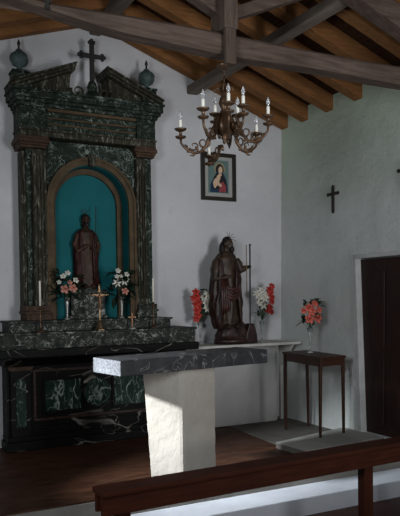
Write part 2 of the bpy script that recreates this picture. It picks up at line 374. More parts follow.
def arched(x0, x1, z0, z1, y0, y1, mb=None, n=10):
    r = (x1-x0)/2; pts = [(x0, z0), (x1, z0)]+[((x0+x1)/2+r*cos(pi*i/n), z1-r+r*sin(pi*i/n)) for i in range(n+1)]
    return (mb or MB()).prism(pts, 1, y0, y1)
for (a, b_) in ((X0+.03, X0+.23), (X1-.23, X1-.03)):
    MB().box(a, b_, YF-.04, YF+.01, .14, .84).build('corner_pilaster', 'black', al, bevel=.005)
    arched(a+.05, b_-.05, .24, .72, YF-.048, YF-.03).build('arched_panel', 'panel', al, bevel=.003)
    MB().prism([(a-.01, .80), (b_+.01, .80), (b_+.03, .84), (a-.03, .84)], 1, YF-.055, YF+.01).build('capital', 'redmarble', al)

rt = thing('altarpiece', (AX, 6.85, 1.03), 'tall green marble altarpiece with a broken pediment and a teal arched niche', 'altarpiece')
MB().box(1.27, 3.29, 6.42, YK+.0, 1.03, 1.165).box(1.25, 3.31, 6.40, YK, 1.165, 1.185).build('gradine', 'grad', rt, bevel=.005)
MB().box(1.38, 3.07, 6.56, YK+.0, 1.185, 1.275).box(1.36, 3.09, 6.54, YK, 1.275, 1.295).build('gradine', 'grad', rt, bevel=.005)
FY = 6.70                                              # face of the pilasters
# backing with arched niche opening
ns = 2.48; NR = .41; NX = 2.272; n = 28
mb = MB(); yf = FY+.05
def arc(r, k): return (NX+r*cos(pi-pi*k/n), ns+r*sin(pi-pi*k/n))
outer_l = []
top = 3.10; xl, xr = 1.60, 2.95
inn = [(NX-NR, 1.30)]+[arc(NR, k) for k in range(n+1)]+[(NX+NR, 1.30)]
def outpt(p):
    x, z = p
    if z <= ns+.001: return (xl if x < NX else xr, z)
    dx, dz = x-NX, z-ns; s_ = min(abs((xl-NX)/dx) if dx < -1e-6 else (abs((xr-NX)/dx) if dx > 1e-6 else 1e9), (top-ns)/dz)
    return (NX+dx*s_, ns+dz*s_)
out = [outpt(p) for p in inn]
# force the corners in
for k in range(len(inn)-1):
    a, b_, c, d_ = inn[k], inn[k+1], out[k+1], out[k]
    pts = [a, b_, c]
    if abs(c[1]-top) < 1e-6 and abs(d_[0]-xl) < 1e-6 and abs(c[0]-xl) > 1e-6: pts.append((xl, top))
    if abs(d_[1]-top) < 1e-6 and abs(c[0]-xr) < 1e-6 and abs(d_[0]-xr) > 1e-6: pts.append((xr, top))
    pts.append(d_)
    mb.prism(pts, 1, yf, YK-.02)
mb.build('niche_surround', 'green', rt)
mb = MB(); yb = 6.96
arched(NX-NR-.01, NX+NR+.01, 1.29, ns+NR+.01, yb-.012, yb+.015, mb, 24)
# lining of the niche (a curved sheet with thickness)
La = [(NX-NR+.001, 1.30)]+[arc(NR-.001, k) for k in range(n+1)]+[(NX+NR-.001, 1.30)]; Lb = [(NX-NR+.009, 1.30)]+[arc(NR-.009, k) for k in range(n+1)]+[(NX+NR-.009, 1.30)]
for k in range(len(La)-1): mb.prism([La[k], La[k+1], Lb[k+1], Lb[k]], 1, yf+.005, yb)
mb.build('niche', 'teal', rt)
def ring_arch(mb, ra, rb, y0, y1, z0=1.30):
    A_ = [(NX-ra, z0)]+[arc(ra, k) for k in range(n+1)]+[(NX+ra, z0)]; B_ = [(NX-rb, z0)]+[arc(rb, k) for k in range(n+1)]+[(NX+rb, z0)]
    for k in range(len(A_)-1): mb.prism([A_[k], A_[k+1], B_[k+1], B_[k]], 1, y0, y1)
    return mb
mb = ring_arch(MB(), NR-.004, NR+.068, yf-.03, yf+.01); ring_arch(mb, NR+.045, NR+.072, yf-.045, yf-.02); mb.build('arch_moulding', 'arch', rt)
mb = ring_arch(MB(), NR-.07, NR-.012, yb-.05, yb-.01); o = mb.build('arch_moulding', 'arch', rt)
MB().prism([(NX-.03, ns+NR-.02), (NX+.03, ns+NR-.02), (NX+.05, ns+NR+.10), (NX-.05, ns+NR+.10)], 1, yf-.065, yf).build('keystone', 'green_v', rt, bevel=.006)
# pilasters
def pilaster(xa, xb, out):        # out = -1 left, +1 right
    ow = .09
    if out < 0: ia, ib, oa, ob = xa+ow, xb, xa, xa+ow+.02
    else: ia, ib, oa, ob = xa, xb-ow, xb-ow-.02, xb
    mb = MB(); mb.box(ia, ib, FY, YK-.03, 1.43, 2.99); mb.box(oa, ob, FY+.09, YK-.03, 1.43, 2.99)
    k = 4; wd = (ib-ia)/k
    for j in range(k):            # reeded shaft
        mb.box(ia+j*wd+wd*.18, ia+j*wd+wd*.72, FY-.018, FY+.005, 1.50, 2.93)
    mb.box(oa+.02, ob-.02, FY+.075, FY+.1, 1.50, 2.93)
    p = mb.build('pilaster', 'green_v', rt, bevel=.006)
    mb = MB(); mb.box(oa if out < 0 else ia-.02, ib+.02 if out < 0 else ob, FY-.04, YK-.03, 1.295, 1.36)
    mb.box((oa if out < 0 else ia)-.015, (ib if out < 0 else ob)+.015, FY-.055, YK-.03, 1.36, 1.385); mb.box((oa if out < 0 else ia)-.005, (ib if out < 0 else ob)+.005, FY-.03, YK-.03, 1.385, 1.44)
    mb.build('pilaster_base', 'redmarble' if out < 0 else 'grad', rt, bevel=.006)
    mb = MB(); a, b_ = (oa, ib) if out < 0 else (ia, ob)
    for (e, z0, z1) in ((.005, 3.005, 3.03), (.015, 3.03, 3.055), (.03, 3.055, 3.095), (.02, 3.095, 3.12)):
        mb.box(a-e-(.03 if out < 0 else 0), b_+e, FY-.02-e, YK-.03, z0, z1)
    mb.build('capital', 'redmarble', rt, bevel=.008)
pilaster(1.56, 1.79, -1); pilaster(2.755, 2.96, 1)
# entablature
mb = MB()
mb.box(1.53, 2.98, FY-.03, YK-.02, 3.12, 3.175); mb.box(1.52, 2.985, FY-.045, YK-.02, 3.175, 3.195); mb.build('architrave', 'green_v', rt, bevel=.005)
mb = MB().box(1.55, 2.98, FY-.01, YK-.02, 3.195, 3.40)
for (a, b_) in ((1.53, 1.79), (2.755, 2.97)): mb.box(a, b_, FY-.04, YK-.02, 3.195, 3.39)
mb.build('frieze', 'green', rt, bevel=.005)
mb = MB()
for (z0, z1, y0) in ((3.24, 3.255, .02), (3.30, 3.315, .03), (3.37, 3.40, .045)): mb.box(1.80, 2.745, FY-.01-y0, FY, z0, z1)
mb.build('frieze_moulding', 'arch', rt, bevel=.003)
mb = MB()
for (e, z0, z1) in ((.01, 3.38, 3.41), (.03, 3.41, 3.445), (.055, 3.445, 3.48), (.075, 3.48, 3.545), (.09, 3.545, 3.57)):
    mb.box(1.53-e, 2.97+e, FY-.02-e, YK-.02, z0, z1)
mb.build('cornice', 'green', rt, bevel=.008)
# broken pediment
def half_pediment(x_out, x_in, s):
    z_out, z_in = 3.565, 3.835
    mb = MB()
    def bar(dz0, dz1, y0, ex):
        mb.prism([(x_out-s*ex, z_out+dz0), (x_in+s*ex*.5, z_in+dz0), (x_in+s*ex*.5, z_in+dz1), (x_out-s*ex, z_out+dz1)], 1, y0, YK-.02)
    bar(-.01, .02, FY-.03, 0); bar(.02, .05, FY-.055, .01); bar(.05, .068, FY-.075, .02)
    mb.prism([(x_out+s*.10, 3.565), (x_in-s*.05, 3.565), (x_in-s*.03, 3.82), (x_out+s*.10, 3.60)], 1, FY+.04, YK-.02)
    return mb.build('half_pediment', 'green_v', rt, bevel=.004)
half_pediment(1.46, 2.10, 1); half_pediment(3.05, 2.44, -1)
for sx, s in ((2.13, 1), (2.42, -1)):     # scrolls at the break
    pts = [(sx+s*(.075*(1-k/26))*cos(k*.45+pi*.9)*1, FY-.0, 3.625+(.07*(1-k/26))*sin(k*.45+pi*.9)) for k in range(22)]
    MB().tube(pts, [.016*(1-k/30) for k in range(22)], 6).build('scroll', 'green_v', rt, smooth=True)
mb = MB().lathe([(.11, 0), (.11, .03), (.075, .05), (.05, .10), (.055, .14), (.035, .19)], (2.31, 6.78, 3.57), 20); mb.build('cross_base', 'green', rt, smooth=True)
mb = MB(); cx_, cy_, cz = 2.312, 6.78, 3.74
mb.box(cx_-.022, cx_+.022, cy_-.018, cy_+.018, cz, cz+.42); mb.box(cx_-.11, cx_+.11, cy_-.016, cy_+.016, cz+.27, cz+.31)
for (dx, dz) in ((0, .43), (.115, .29), (-.115, .29)):
    for (ex, ez) in ((0, .022), (.022, 0), (-.022, 0), (0, -.022)): mb.ball((cx_+dx+ex, cy_, cz+dz+ez), (.021, .018, .021), 10, 6)
mb.build('pediment_cross', 'iron', rt, bevel=.003)
for fx in (1.56, 2.93):
    MB().box(fx-.080, fx+.080, 6.70, 6.87, 3.57, 3.74).box(fx-.09, fx+.09, 6.69, 6.88, 3.74, 3.76).build('finial_block', 'green', rt, bevel=.006)
    f_ = MB().lathe([(.055, 0), (.06, .012), (.025, .03), (.025, .045), (.07, .07), (.088, .11), (.09, .14), (.078, .17), (.05, .195), (.03, .205), (.034, .215), (.018, .225)], (fx, 6.785, 3.76), 32, 8, .05)
    f_.build('urn_finial', 'urn', rt, smooth=True)
    MB().lathe([(.018, 0), (.010, .02), (.010, .045), (.018, .055), (.016, .065), (.004, .10)], (fx, 6.785, 3.98), 12).build('finial_spike', 'iron', rt, smooth=True)
# statue's plinth in the niche
mb = MB().box(2.05, 2.42, 6.80, 6.965, 1.295, 1.56).box(2.03, 2.44, 6.785, 6.965, 1.56, 1.60).box(2.03, 2.44, 6.785, 6.965, 1.295, 1.33); mb.build('niche_plinth', 'grad', rt, bevel=.005)

rt.location.x += .01
# ------------------------------------------------------------------ statues
def robe_rings(spec, n=72, folds=9, ph=0.0):
    R = []
    for k, (z, cx, cy, rx, ry, amp) in enumerate(spec):
        ring = []
        for i in range(n):
            a = 2*pi*i/n
            g = 1+amp*(.6*sin(folds*a+ph+z*3)+.4*sin((folds*2-3)*a+ph*2-z*5))
            ring.append((cx+rx*g*cos(a), cy+ry*g*sin(a), z))
        R.append(ring)
    return R
def interp(spec, m=4):
    o = []
    for a, b_ in zip(spec, spec[1:]):
        for k in range(m): f = k/m; f2 = f*f*(3-2*f); o.append(tuple(a[0]+(b_[0]-a[0])*f if j == 0 else a[j]+(b_[j]-a[j])*f2 for j in range(len(a))))
    o.append(spec[-1]); return o
def head(mb, c, h, turn=0.0, tilt=0.0):
    Rm = (Matrix.Rotation(turn, 3, 'Z') @ Matrix.Rotation(tilt, 3, 'X'))
    def e(off, r): mb.ball(Vector(c)+Rm @ (Vector(off)*h), tuple(q*h for q in r), 16, 12, Rm)
    e((0, .02, .06), (.34, .40, .42)); e((0, -.10, -.18), (.25, .28, .30)); e((0, -.20, -.36), (.13, .14, .12))
    e((0, -.40, -.07), (.055, .10, .13)); e((0, -.43, -.12), (.06, .07, .05)); e((0, -.33, .06), (.22, .07, .04))
    e((0, -.36, -.24), (.10, .04, .025)); e((0, -.35, -.285), (.08, .04, .025))
    for s in (-1, 1): e((s*.35, .03, -.06), (.05, .09, .13)); e((s*.12, -.335, -.02), (.05, .03, .03))
def hand(mb, c, ax, side, up, L, curl=.9):
    ax = Vector(ax).normalized(); up = Vector(up).normalized(); side = Vector(side).normalized(); c = Vector(c)
    mb.tube([c-ax*L*.15, c+ax*L*.1, c+ax*L*.30, c+ax*L*.45], [L*.14, L*.18, L*.21, L*.17], 8)
    for j, (off, ln) in enumerate(((-.15, .40), (-.05, .46), (.05, .43), (.15, .34))):
        p = c+ax*L*.42+side*L*off; pts = [p]; a = 0
        for k in range(3): a += curl*.75; p = p+(ax*cos(a)-up*sin(a))*L*ln/3; pts.append(p)
        mb.tube(pts, [L*.062, L*.056, L*.050, L*.042], 6)
    p = c+ax*L*.12-side*L*.17; q = p+(ax*.6-side*.5-up*.3).normalized()*L*.2
    mb.tube([p, q, q+(ax*.6-up*.7+side*.2).normalized()*L*.18], [L*.075, L*.062, L*.05], 6)

# small niche figure
bx, by, bz = 2.262, 6.90, 1.60
st = thing('niche_statue', (bx, by, bz), 'small dark red-brown robed saint statue standing in the teal niche', 'statue')
Mz = .80
mb = MB(); mb.rings(robe_rings(interp([(bz+.03, bx, by, .105, .075, .10), (bz+.2, bx, by, .10, .072, .12), (bz+.40, bx-.005, by, .098, .07, .09), (bz+.52, bx, by, .10, .068, .05), (bz+.60, bx, by, .095, .06, .02), (bz+.635, bx, by, .06, .045, 0), (bz+.655, bx, by, .03, .03, 0), (bz+.70, bx, by, .026, .028, 0)], 4), 60, 8))
head(mb, (bx+.002, by-.008, bz+.735), .115, .15, .08)
for s, hz, hx in ((-1, .46, -.02), (1, .43, .055)):
    mb.tube([(bx+s*.085, by, bz+.585), (bx+s*.125, by-.01, bz+.47), (bx+s*.10, by-.05, bz+.40), (bx+hx, by-.085, bz+hz)], [.036, .034, .030, .018], 10)
    hand(mb, (bx+hx, by-.088, bz+hz), (-s*.7, -.4, .3), (0, 0, 1), (0, -1, 0), .055, .8)
for s in (-1, 1): mb.ball((bx+s*.045, by-.07, bz+.03), (.028, .055, .028))
mb.build('body', 'tunic_r', st, remesh=.0048)
mb = MB()     # cloak hanging round the shoulders and the sides
R = []
for (z, rx, ry, a0) in ((bz+.05, .135, .095, .55), (bz+.2, .13, .092, .5), (bz+.38, .135, .09, .45), (bz+.50, .133, .085, .5), (bz+.59, .11, .075, .65), (bz+.635, .07, .055, .8)):
    ring = []
    for i in range(41):
        a = -pi/2+a0+(2*pi-2*a0)*i/40; g = 1+.07*sin(9*a+z*7); ring.append((bx+rx*g*cos(a), by+ry*g*sin(a)+.005, z))
    for i in range(40, -1, -1):
        a = -pi/2+a0+(2*pi-2*a0)*i/40; g = 1+.07*sin(9*a+z*7); ring.append((bx+(rx-.012)*g*cos(a), by+(ry-.012)*g*sin(a)+.005, z))
    R.append(ring)
mb.rings(R); mb.build('cloak', 'cloak_r', st, smooth=True)
mb = MB(); mb.ball((bx+.002, by+.008, bz+.755), (.047, .050, .050)); mb.ball((bx+.002, by+.03, bz+.70), (.045, .035, .06)); mb.ball((bx, by-.045, bz+.685), (.024, .018, .026)); mb.build('hair', 'hair', st, smooth=True)
MB().lathe([(.13, 0), (.13, .02), (.115, .03)], (bx, by-.005, bz), 28, sx=1, sy=.75).build('base', 'darkwood', st, smooth=False)
MB().tube([(bx+.075, by-.09, bz+.35), (bx+.092, by-.075, bz+.885)], .0045, 6).build('staff', 'darkwood', st)
mb = MB(); 
for a in (-.5, 0, .5): mb.tube([(bx+.0, by+.01, bz+.78), (bx+.09*sin(a), by+.01, bz+.79+.07*cos(a))], .0025, 4)
mb.build('halo_rays', 'brass', st)

# large saint on the shelf
bx, by, bz = 3.935, 6.70, .97
st = thing('saint_statue', (bx, by, bz), 'large dark carved statue of a robed saint holding a thin staff on the white shelf', 'statue')
mb = MB()    # rocky base
R = []
for (z, rx, ry) in ((0, .235, .16), (.05, .235, .16), (.055, .22, .15), (.10, .215, .145), (.13, .20, .14), (.19, .18, .125), (.24, .13, .09)):
    R.append([(bx+rx*(1+(.10*noise.noise((cos(a)*3, sin(a)*3, z*9)) if z > .055 else 0))*cos(a), by+ry*(1+(.2*noise.noise((cos(a)*3+5, sin(a)*3, z*9)) if z > .055 else 0))*sin(a), bz+z) for a in [2*pi*i/40 for i in range(40)]])
mb.rings(R); mb.build('rocky_base', 'statue', st, smooth=True)
q = bz+.18; fx = bx-.080
mb = MB()
mb.rings(robe_rings(interp([(q, fx, by, .13, .095, .05), (q+.12, fx, by, .15, .105, .13), (q+.35, fx-.01, by, .15, .105, .13), (q+.52, fx-.01, by, .140, .098, .08), (q+.66, fx-.01, by, .138, .092, .04), (q+.78, fx-.008, by, .138, .082, .02), (q+.845, fx-.005, by, .085, .06, 0), (q+.875, fx, by-.005, .045, .045, 0), (q+.92, fx+.003, by-.012, .038, .040, 0)], 5), 72, 7))
head(mb, (fx+.012, by-.030, q+.960), .152, .45, .12)
# raised right-hand arm reaching for the staff
sh = Vector((fx+.115, by-.005, q+.775)); el = Vector((fx+.18, by-.03, q+.655)); wr = Vector((fx+.255, by-.055, q+.70))
mb.tube([sh, (sh+el)/2+Vector((.01, 0, 0)), el, (el+wr)/2, wr], [.055, .056, .050, .036, .022], 12)
hand(mb, wr, (1, -.1, .05), (0, 0, 1), (0, -1, 0), .095, .85)
sh = Vector((fx-.12, by-.005, q+.76)); el = Vector((fx-.155, by-.03, q+.55)); wr = Vector((fx-.05, by-.125, q+.58))
mb.tube([sh, (sh+el)/2-Vector((.01, 0, 0)), el, (el+wr)/2, wr], [.055, .056, .050, .036, .022], 12)
hand(mb, wr, (1, -.25, .25), (0, 0, 1), (0, -1, 0), .085, .6)
for s in (-1, 1): mb.ball((fx+s*.06, by-.11, q+.015), (.034, .075, .035))
mb.build('body', 'tunic', st, remesh=.0075)
mb = MB(); R = []
for (z, rx, ry, a0, cxo) in ((q-.01, .165, .125, .95, .02), (q+.06, .180, .13, .85, .01), (q+.16, .190, .135, .70, .0), (q+.28, .195, .135, .60, -.005), (q+.42, .185, .13, .45, -.005), (q+.55, .178, .122, .40, -.005), (q+.68, .168, .110, .50, -.005), (q+.76, .145, .098, .60, -.005), (q+.825, .105, .08, .8, 0), (q+.865, .070, .062, 1.0, 0)):
    ring = []
    for i in range(61):
        a = -pi/2+a0+(2*pi-2*a0)*i/60; g = 1+.085*sin(10*a+z*7)+.05*sin(17*a-z*13); ring.append((fx+cxo+rx*g*cos(a), by+ry*g*sin(a)+.004, z))
    for i in range(60, -1, -1):
        a = -pi/2+a0+(2*pi-2*a0)*i/60; g = 1+.085*sin(10*a+z*7)+.05*sin(17*a-z*13); ring.append((fx+cxo+(rx-.018)*g*cos(a), by+(ry-.018)*g*sin(a)+.004, z))
    R.append(ring)
mb.rings(R); mb.build('cloak', 'statue', st, smooth=True)
mb = MB()       # gathered swag of cloth across the hips and a fold hanging from the left arm
for k in range(4):
    zz = q+.44-.035*k
    mb.tube([(fx-.15, by-.05, zz+.10), (fx-.09, by-.12-.006*k, zz+.03), (fx, by-.135-.006*k, zz-.01), (fx+.09, by-.12, zz+.02), (fx+.15, by-.05, zz+.07)], [.014, .021, .023, .020, .012], 8)
for k in range(4):
    xx = fx-.125+.026*k
    mb.tube([(xx, by-.115, q+.56), (xx-.01, by-.14, q+.40), (xx+.004*k, by-.13, q+.24), (xx-.004, by-.125, q+.13+.02*k)], [.012, .018, .016, .006], 8)
mb.build('drapery_swag', 'cloak_d', st, smooth=True)
mb = MB(); c = (fx+.010, by-.012, q+.985); mb.ball(c, (.058, .066, .060)); mb.ball((fx-.002, by+.035, q+.90), (.065, .045, .10)); mb.ball((fx-.05, by+.0, q+.90), (.028, .035, .085)); mb.ball((fx+.06, by+.01, q+.90), (.022, .03, .07))
mb.build('hair', 'hair', st, smooth=True)
mb = MB(); mb.ball((fx+.040, by-.078, q+.890), (.026, .020, .042)); mb.build('beard', 'hair', st, smooth=True)
mb = MB()
for k in range(5): a = -.2+k*.45; mb.tube([(fx+.03, by-.01, q+1.03), (fx+.03+.10*sin(a), by-.01, q+1.0+.10*cos(a))], .003, 4)
mb.build('halo_rays', 'iron', st)
mb = MB(); mb.tube([(4.110, 6.60, bz+.225), (4.118, 6.600, bz+1.12)], .009, 8); mb.ball((4.118, 6.60, bz+1.125), .014, 8, 6); mb.build('staff', 'iron', st)
mb = MB(); mb.tube([(4.080, 6.615, bz+.60), (4.078, 6.615, bz+1.13)], .005, 6); mb.build('spear', 'brass', st)
mb = MB(); mb.prism([(4.02, bz+.0), (4.19, bz+.0), (4.185, bz+.09), (4.145, bz+.225), (4.08, bz+.225), (4.04, bz+.12)], 1, 6.56, 6.67); mb.build('staff_rock', 'statue', st, bevel=.015)

# ------------------------------------------------------------------ white shelf by the back wall
sa = thing('side_shelf', (4.0, 6.8, 0), 'white painted shelf on a plastered block carrying the big dark saint statue', 'shelf')
MB().box(3.36, 4.75, 6.50, 6.978, .935, .965).build('shelf_board', 'shelf', sa, bevel=.004)
MB().box(3.36, 4.55, 6.74, 6.978, 0.0065, .934).build('masonry_block', 'wall_low', sa, bevel=.01)
MB().box(4.57, 4.61, 6.80, 6.84, .0065, .934).build('leg', 'shelf', sa, bevel=.003); MB().box(4.66, 4.70, 6.80, 6.84, .0065, .934).build('leg', 'shelf', sa, bevel=.003)
MB().prism([(6.54, .934), (6.80, .934), (6.80, .66)], 0, 4.66, 4.69).build('bracket', 'shelf', sa, bevel=.003)

# ------------------------------------------------------------------ free-standing altar
ft = thing('stone_altar', (2.45, 5.0, -.15), 'free-standing altar with dark grey stone slab on a white plastered pedestal', 'altar')
th = radians(9.5); a0 = Vector((1.775, 4.665)); dd = Vector((cos(th), sin(th))); nn_ = Vector((-sin(th), cos(th)))
Z0, Z1 = .925, 1.043; Ls, Ds = 1.475, .42
def sp(u, v): p = a0+dd*u+nn_*v; return (p.x, p.y)
mb = MB().mat('slab')
U = [0, .02]+[.02+(Ls-.02)*k/14 for k in range(1, 15)]
# slab as lofted rings so that the rough left end keeps its own stone
R = []
for k, u in enumerate(U):
    def jt(p, z): 
        g = .004*noise.noise(Vector((p[0]*9, p[1]*9, z*9))); return (p[0], p[1]+g, z+g)
    R.append([jt(sp(u, 0), Z0), jt(sp(u, Ds), Z0), jt(sp(u, Ds), Z1), jt(sp(u, 0), Z1)])
mb.rings(R); mb.bm.faces.ensure_lookup_table()
mb.mats = ['slab', 'slab_end']
for f in mb.bm.faces:
    if len(f.verts) == 4 and f.calc_center_median().x < 1.74+.03 and abs(f.normal.z) < 2:
        cpt = f.calc_center_median()
        if all(abs((Vector((v.co.x, v.co.y))-a0).dot(dd)) < .003 for v in f.verts): f.material_index = 1
mb.build('altar_slab', None, ft, bevel=.006)
def poly(z):
    f = (z+.15)/1.06
    return [Vector(p) for p in ((2.345, 4.80), (2.685+.005*f, 4.885), (2.715, 5.0), (2.66, 5.09), (2.25, 5.07), (2.165-.075*f, 4.99-.01*f))]
mb = MB(); R = []
nz = 26; ne = 12
for k in range(nz+1):
    z = -.15+(Z0+.15-.0)*k/nz; P_ = poly(z); ring = []
    for i in range(6):
        a, b_ = P_[i], P_[(i+1) % 6]
        for j in range(ne):
            p = a.lerp(b_, j/ne); g = .004*noise.noise(Vector((p.x*14, p.y*14, z*14)))+.0025*noise.noise(Vector((p.x*33, p.y*33, z*33)))
            ctr = Vector((2.45, 5.0)); dv = (p-ctr).normalized(); 
            if i in (0, ) and j == 0: g -= .006
            ring.append((p.x+dv.x*g, p.y+dv.y*g, z))
    R.append(ring)
mb.rings(R); mb.build('pedestal', 'pedestal', ft, smooth=False)

# ------------------------------------------------------------------ bench rail
bn = thing('wooden_bench', (2.5, 3.66, -.30), 'long reddish brown wooden bench rail standing in front of the altar step', 'bench')
def ln(x, off): return 3.60+.049*(x-1.22)+off
def bar(x0, x1, o0, o1, z0, z1): return MB().hexa([(x0, ln(x0, o0), z0), (x1, ln(x1, o0), z0), (x1, ln(x1, o1), z0), (x0, ln(x0, o1), z0), (x0, ln(x0, o0), z1), (x1, ln(x1, o0), z1), (x1, ln(x1, o1), z1), (x0, ln(x0, o1), z1)])
bar(1.225, 4.35, -.07, .105, .395, .425).build('seat', 'bench', bn, bevel=.006)
bar(1.235, 4.33, -.055, -.012, .285, .396).build('rail', 'bench', bn, bevel=.004)
bar(1.235, 4.33, .06, .09, .285, .396).build('rail', 'bench', bn, bevel=.004)
for x in (1.335, 3.235, 4.05):
    for o0 in (-.013, ):
        bar(x, x+.085, o0, .061, -.30, .396).build('leg', 'bench_z', bn, bevel=.005)

# ------------------------------------------------------------------ side table
c4 = [(4.19, 5.40), (4.56, 5.46), (4.66, 6.28), (4.30, 6.24)]
tb = thing('side_table', (4.42, 5.85, .06), 'small dark wooden side table with splayed legs against the right wall', 'table')
ctr = Vector((sum(p[0] for p in c4)/4, sum(p[1] for p in c4)/4))
def shr(k): return [tuple(ctr+(Vector(p)-ctr)*k) for p in c4]
MB().prism(shr(1.0), 2, .855, .882).build('tabletop', 'table', tb, bevel=.005)
mb = MB(); a_, b_ = shr(.93), shr(.86)
for i in range(4):
    j = (i+1) % 4; mb.prism([a_[i], a_[j], b_[j], b_[i]], 2, .785, .856)
mb.build('apron', 'table', tb, bevel=.002)
for i, p in enumerate(shr(.90)):
    e = ctr+(Vector(p)-ctr)*1.08; bt = (e.x+(.02 if i in (1, 2) else .03), e.y+(.06 if i < 2 else .0))
    bt = (min(bt[0], 4.72), bt[1]); fz = .064 if bt[1] < 5.76 else .007
    h1, h2 = .016, .0115
    MB().hexa([(bt[0]-h2, bt[1]-h2, fz), (bt[0]+h2, bt[1]-h2, fz), (bt[0]+h2, bt[1]+h2, fz), (bt[0]-h2, bt[1]+h2, fz), (p[0]-h1, p[1]-h1, .854), (p[0]+h1, p[1]-h1, .854), (p[0]+h1, p[1]+h1, .854), (p[0]-h1, p[1]+h1, .854)]).build('leg', 'table_z', tb, bevel=.003)

# ------------------------------------------------------------------ flowers and vases
def rose(c, r, dirv, mat, parent, name='rose'):
    mb = MB(); Rm = Vector((0, 0, 1)).rotation_difference(Vector(dirv).normalized()).to_matrix()
    for layer, (np_, rad, tilt, h) in enumerate(((5, 1.0, .95, .55), (5, .75, .6, .65), (4, .5, .35, .7), (3, .28, .12, .72))):
        for k in range(np_):
            a = 2*pi*k/np_+layer*.6+random.uniform(-.15, .15); g = []
            for u in range(5):
                row = []
                for v in range(5):
                    uu_ = u/4; vv = (v/4-.5)*2; wdt = sin(pi*(.12+.75*uu_))*.62*rad; rr_ = rad*(.10+.9*uu_**1.3*sin(tilt)+.12*uu_)
                    zz = h*uu_*cos(tilt*.8)+.12*layer-.10*vv*vv*uu_-(.16*uu_**4*(1 if layer < 2 else 0))
                    ang = a+vv*wdt/max(.35, rr_+.25); row.append(Vector((cos(ang)*rr_, sin(ang)*rr_, zz))*r)
                g.append(row)
            top_ = [[mb.bm.verts.new(Vector(c)+Rm @ p) for p in row] for row in g]
            bot_ = [[mb.bm.verts.new(Vector(c)+Rm @ (p*.94-Vector((0, 0, .05*r)))) for p in row] for row in g]
            for u in range(4):
                for v in range(4):
                    mb.face([top_[u][v], top_[u][v+1], top_[u+1][v+1], top_[u+1][v]]); mb.face([bot_[u][v], bot_[u+1][v], bot_[u+1][v+1], bot_[u][v+1]])
            for v in range(4): mb.face([top_[4][v], top_[4][v+1], bot_[4][v+1], bot_[4][v]])
            for u in range(4):
                mb.face([top_[u][0], top_[u+1][0], bot_[u+1][0], bot_[u][0]]); mb.face([top_[u][4], bot_[u][4], bot_[u+1][4], top_[u+1][4]])
    return mb.build(name, mat, parent, smooth=True)
def lily(c, r, dirv, mat, parent, name='lily', petals=6):
    mb = MB().mat(mat); Rm = Vector((0, 0, 1)).rotation_difference(Vector(dirv).normalized()).to_matrix()
    for k in range(petals):
        a = 2*pi*k/petals; g1, g2 = [], []
        for u in range(6):
            f = u/5; rad = f*1.0; z = .55*f-.45*f**3; wd = .20*sin(pi*min(1, .12+f*.88)**1.0)+.015; row = []; row2 = []
            for vv in (-1, 0, 1):
                p = Vector((rad, vv*wd, z-.06*abs(vv)))*r; p = Matrix.Rotation(a, 3, 'Z') @ p
                row.append(Vector(c)+Rm @ p); row2.append(Vector(c)+Rm @ (p-Vector((0, 0, .035*r))))
            g1.append([mb.bm.verts.new(p) for p in row]); g2.append([mb.bm.verts.new(p) for p in row2])
        for u in range(5):
            for v in range(2): mb.face([g1[u][v], g1[u][v+1], g1[u+1][v+1], g1[u+1][v]]); mb.face([g2[u][v], g2[u+1][v], g2[u+1][v+1], g2[u][v+1]])
            mb.face([g1[u][0], g1[u+1][0], g2[u+1][0], g2[u][0]]); mb.face([g1[u][2], g2[u][2], g2[u+1][2], g1[u+1][2]])
    mb.mat('yellow')
    for k in range(4): a = k*1.57; p = Vector((.13*cos(a), .13*sin(a), .45))*r; mb.tube([Vector(c), Vector(c)+Rm @ p], [r*.02, r*.04], 5)
    return mb.build(name, None, parent, smooth=True)
def leaf_mesh(mb, c, L, dirv, wd=.3):
    d_ = Vector(dirv).normalized(); s_ = d_.cross(Vector((0, 0, 1))); s_ = (s_ if s_.length > .1 else Vector((1, 0, 0))).normalized(); u_ = s_.cross(d_)
    A_, B_ = [], []
    for k in range(6):
        f = k/5; w_ = wd*L*sin(pi*min(.97, f*.9+.08)); ctr_ = Vector(c)+d_*L*f-Vector((0, 0, 1))*L*.25*f*f
        A_.append([mb.bm.verts.new(ctr_+s_*w_*v+u_*abs(v)*w_*.25) for v in (-1, 0, 1)]); B_.append([mb.bm.verts.new(ctr_+s_*w_*v+u_*abs(v)*w_*.25-u_*.0015) for v in (-1, 0, 1)])
    for k in range(5):
        for v in range(2): mb.face([A_[k][v], A_[k][v+1], A_[k+1][v+1], A_[k+1][v]]); mb.face([B_[k][v], B_[k+1][v], B_[k+1][v+1], B_[k][v+1]])
        mb.face([A_[k][0], A_[k+1][0], B_[k+1][0], B_[k][0]]); mb.face([A_[k][2], B_[k][2], B_[k+1][2], A_[k+1][2]])
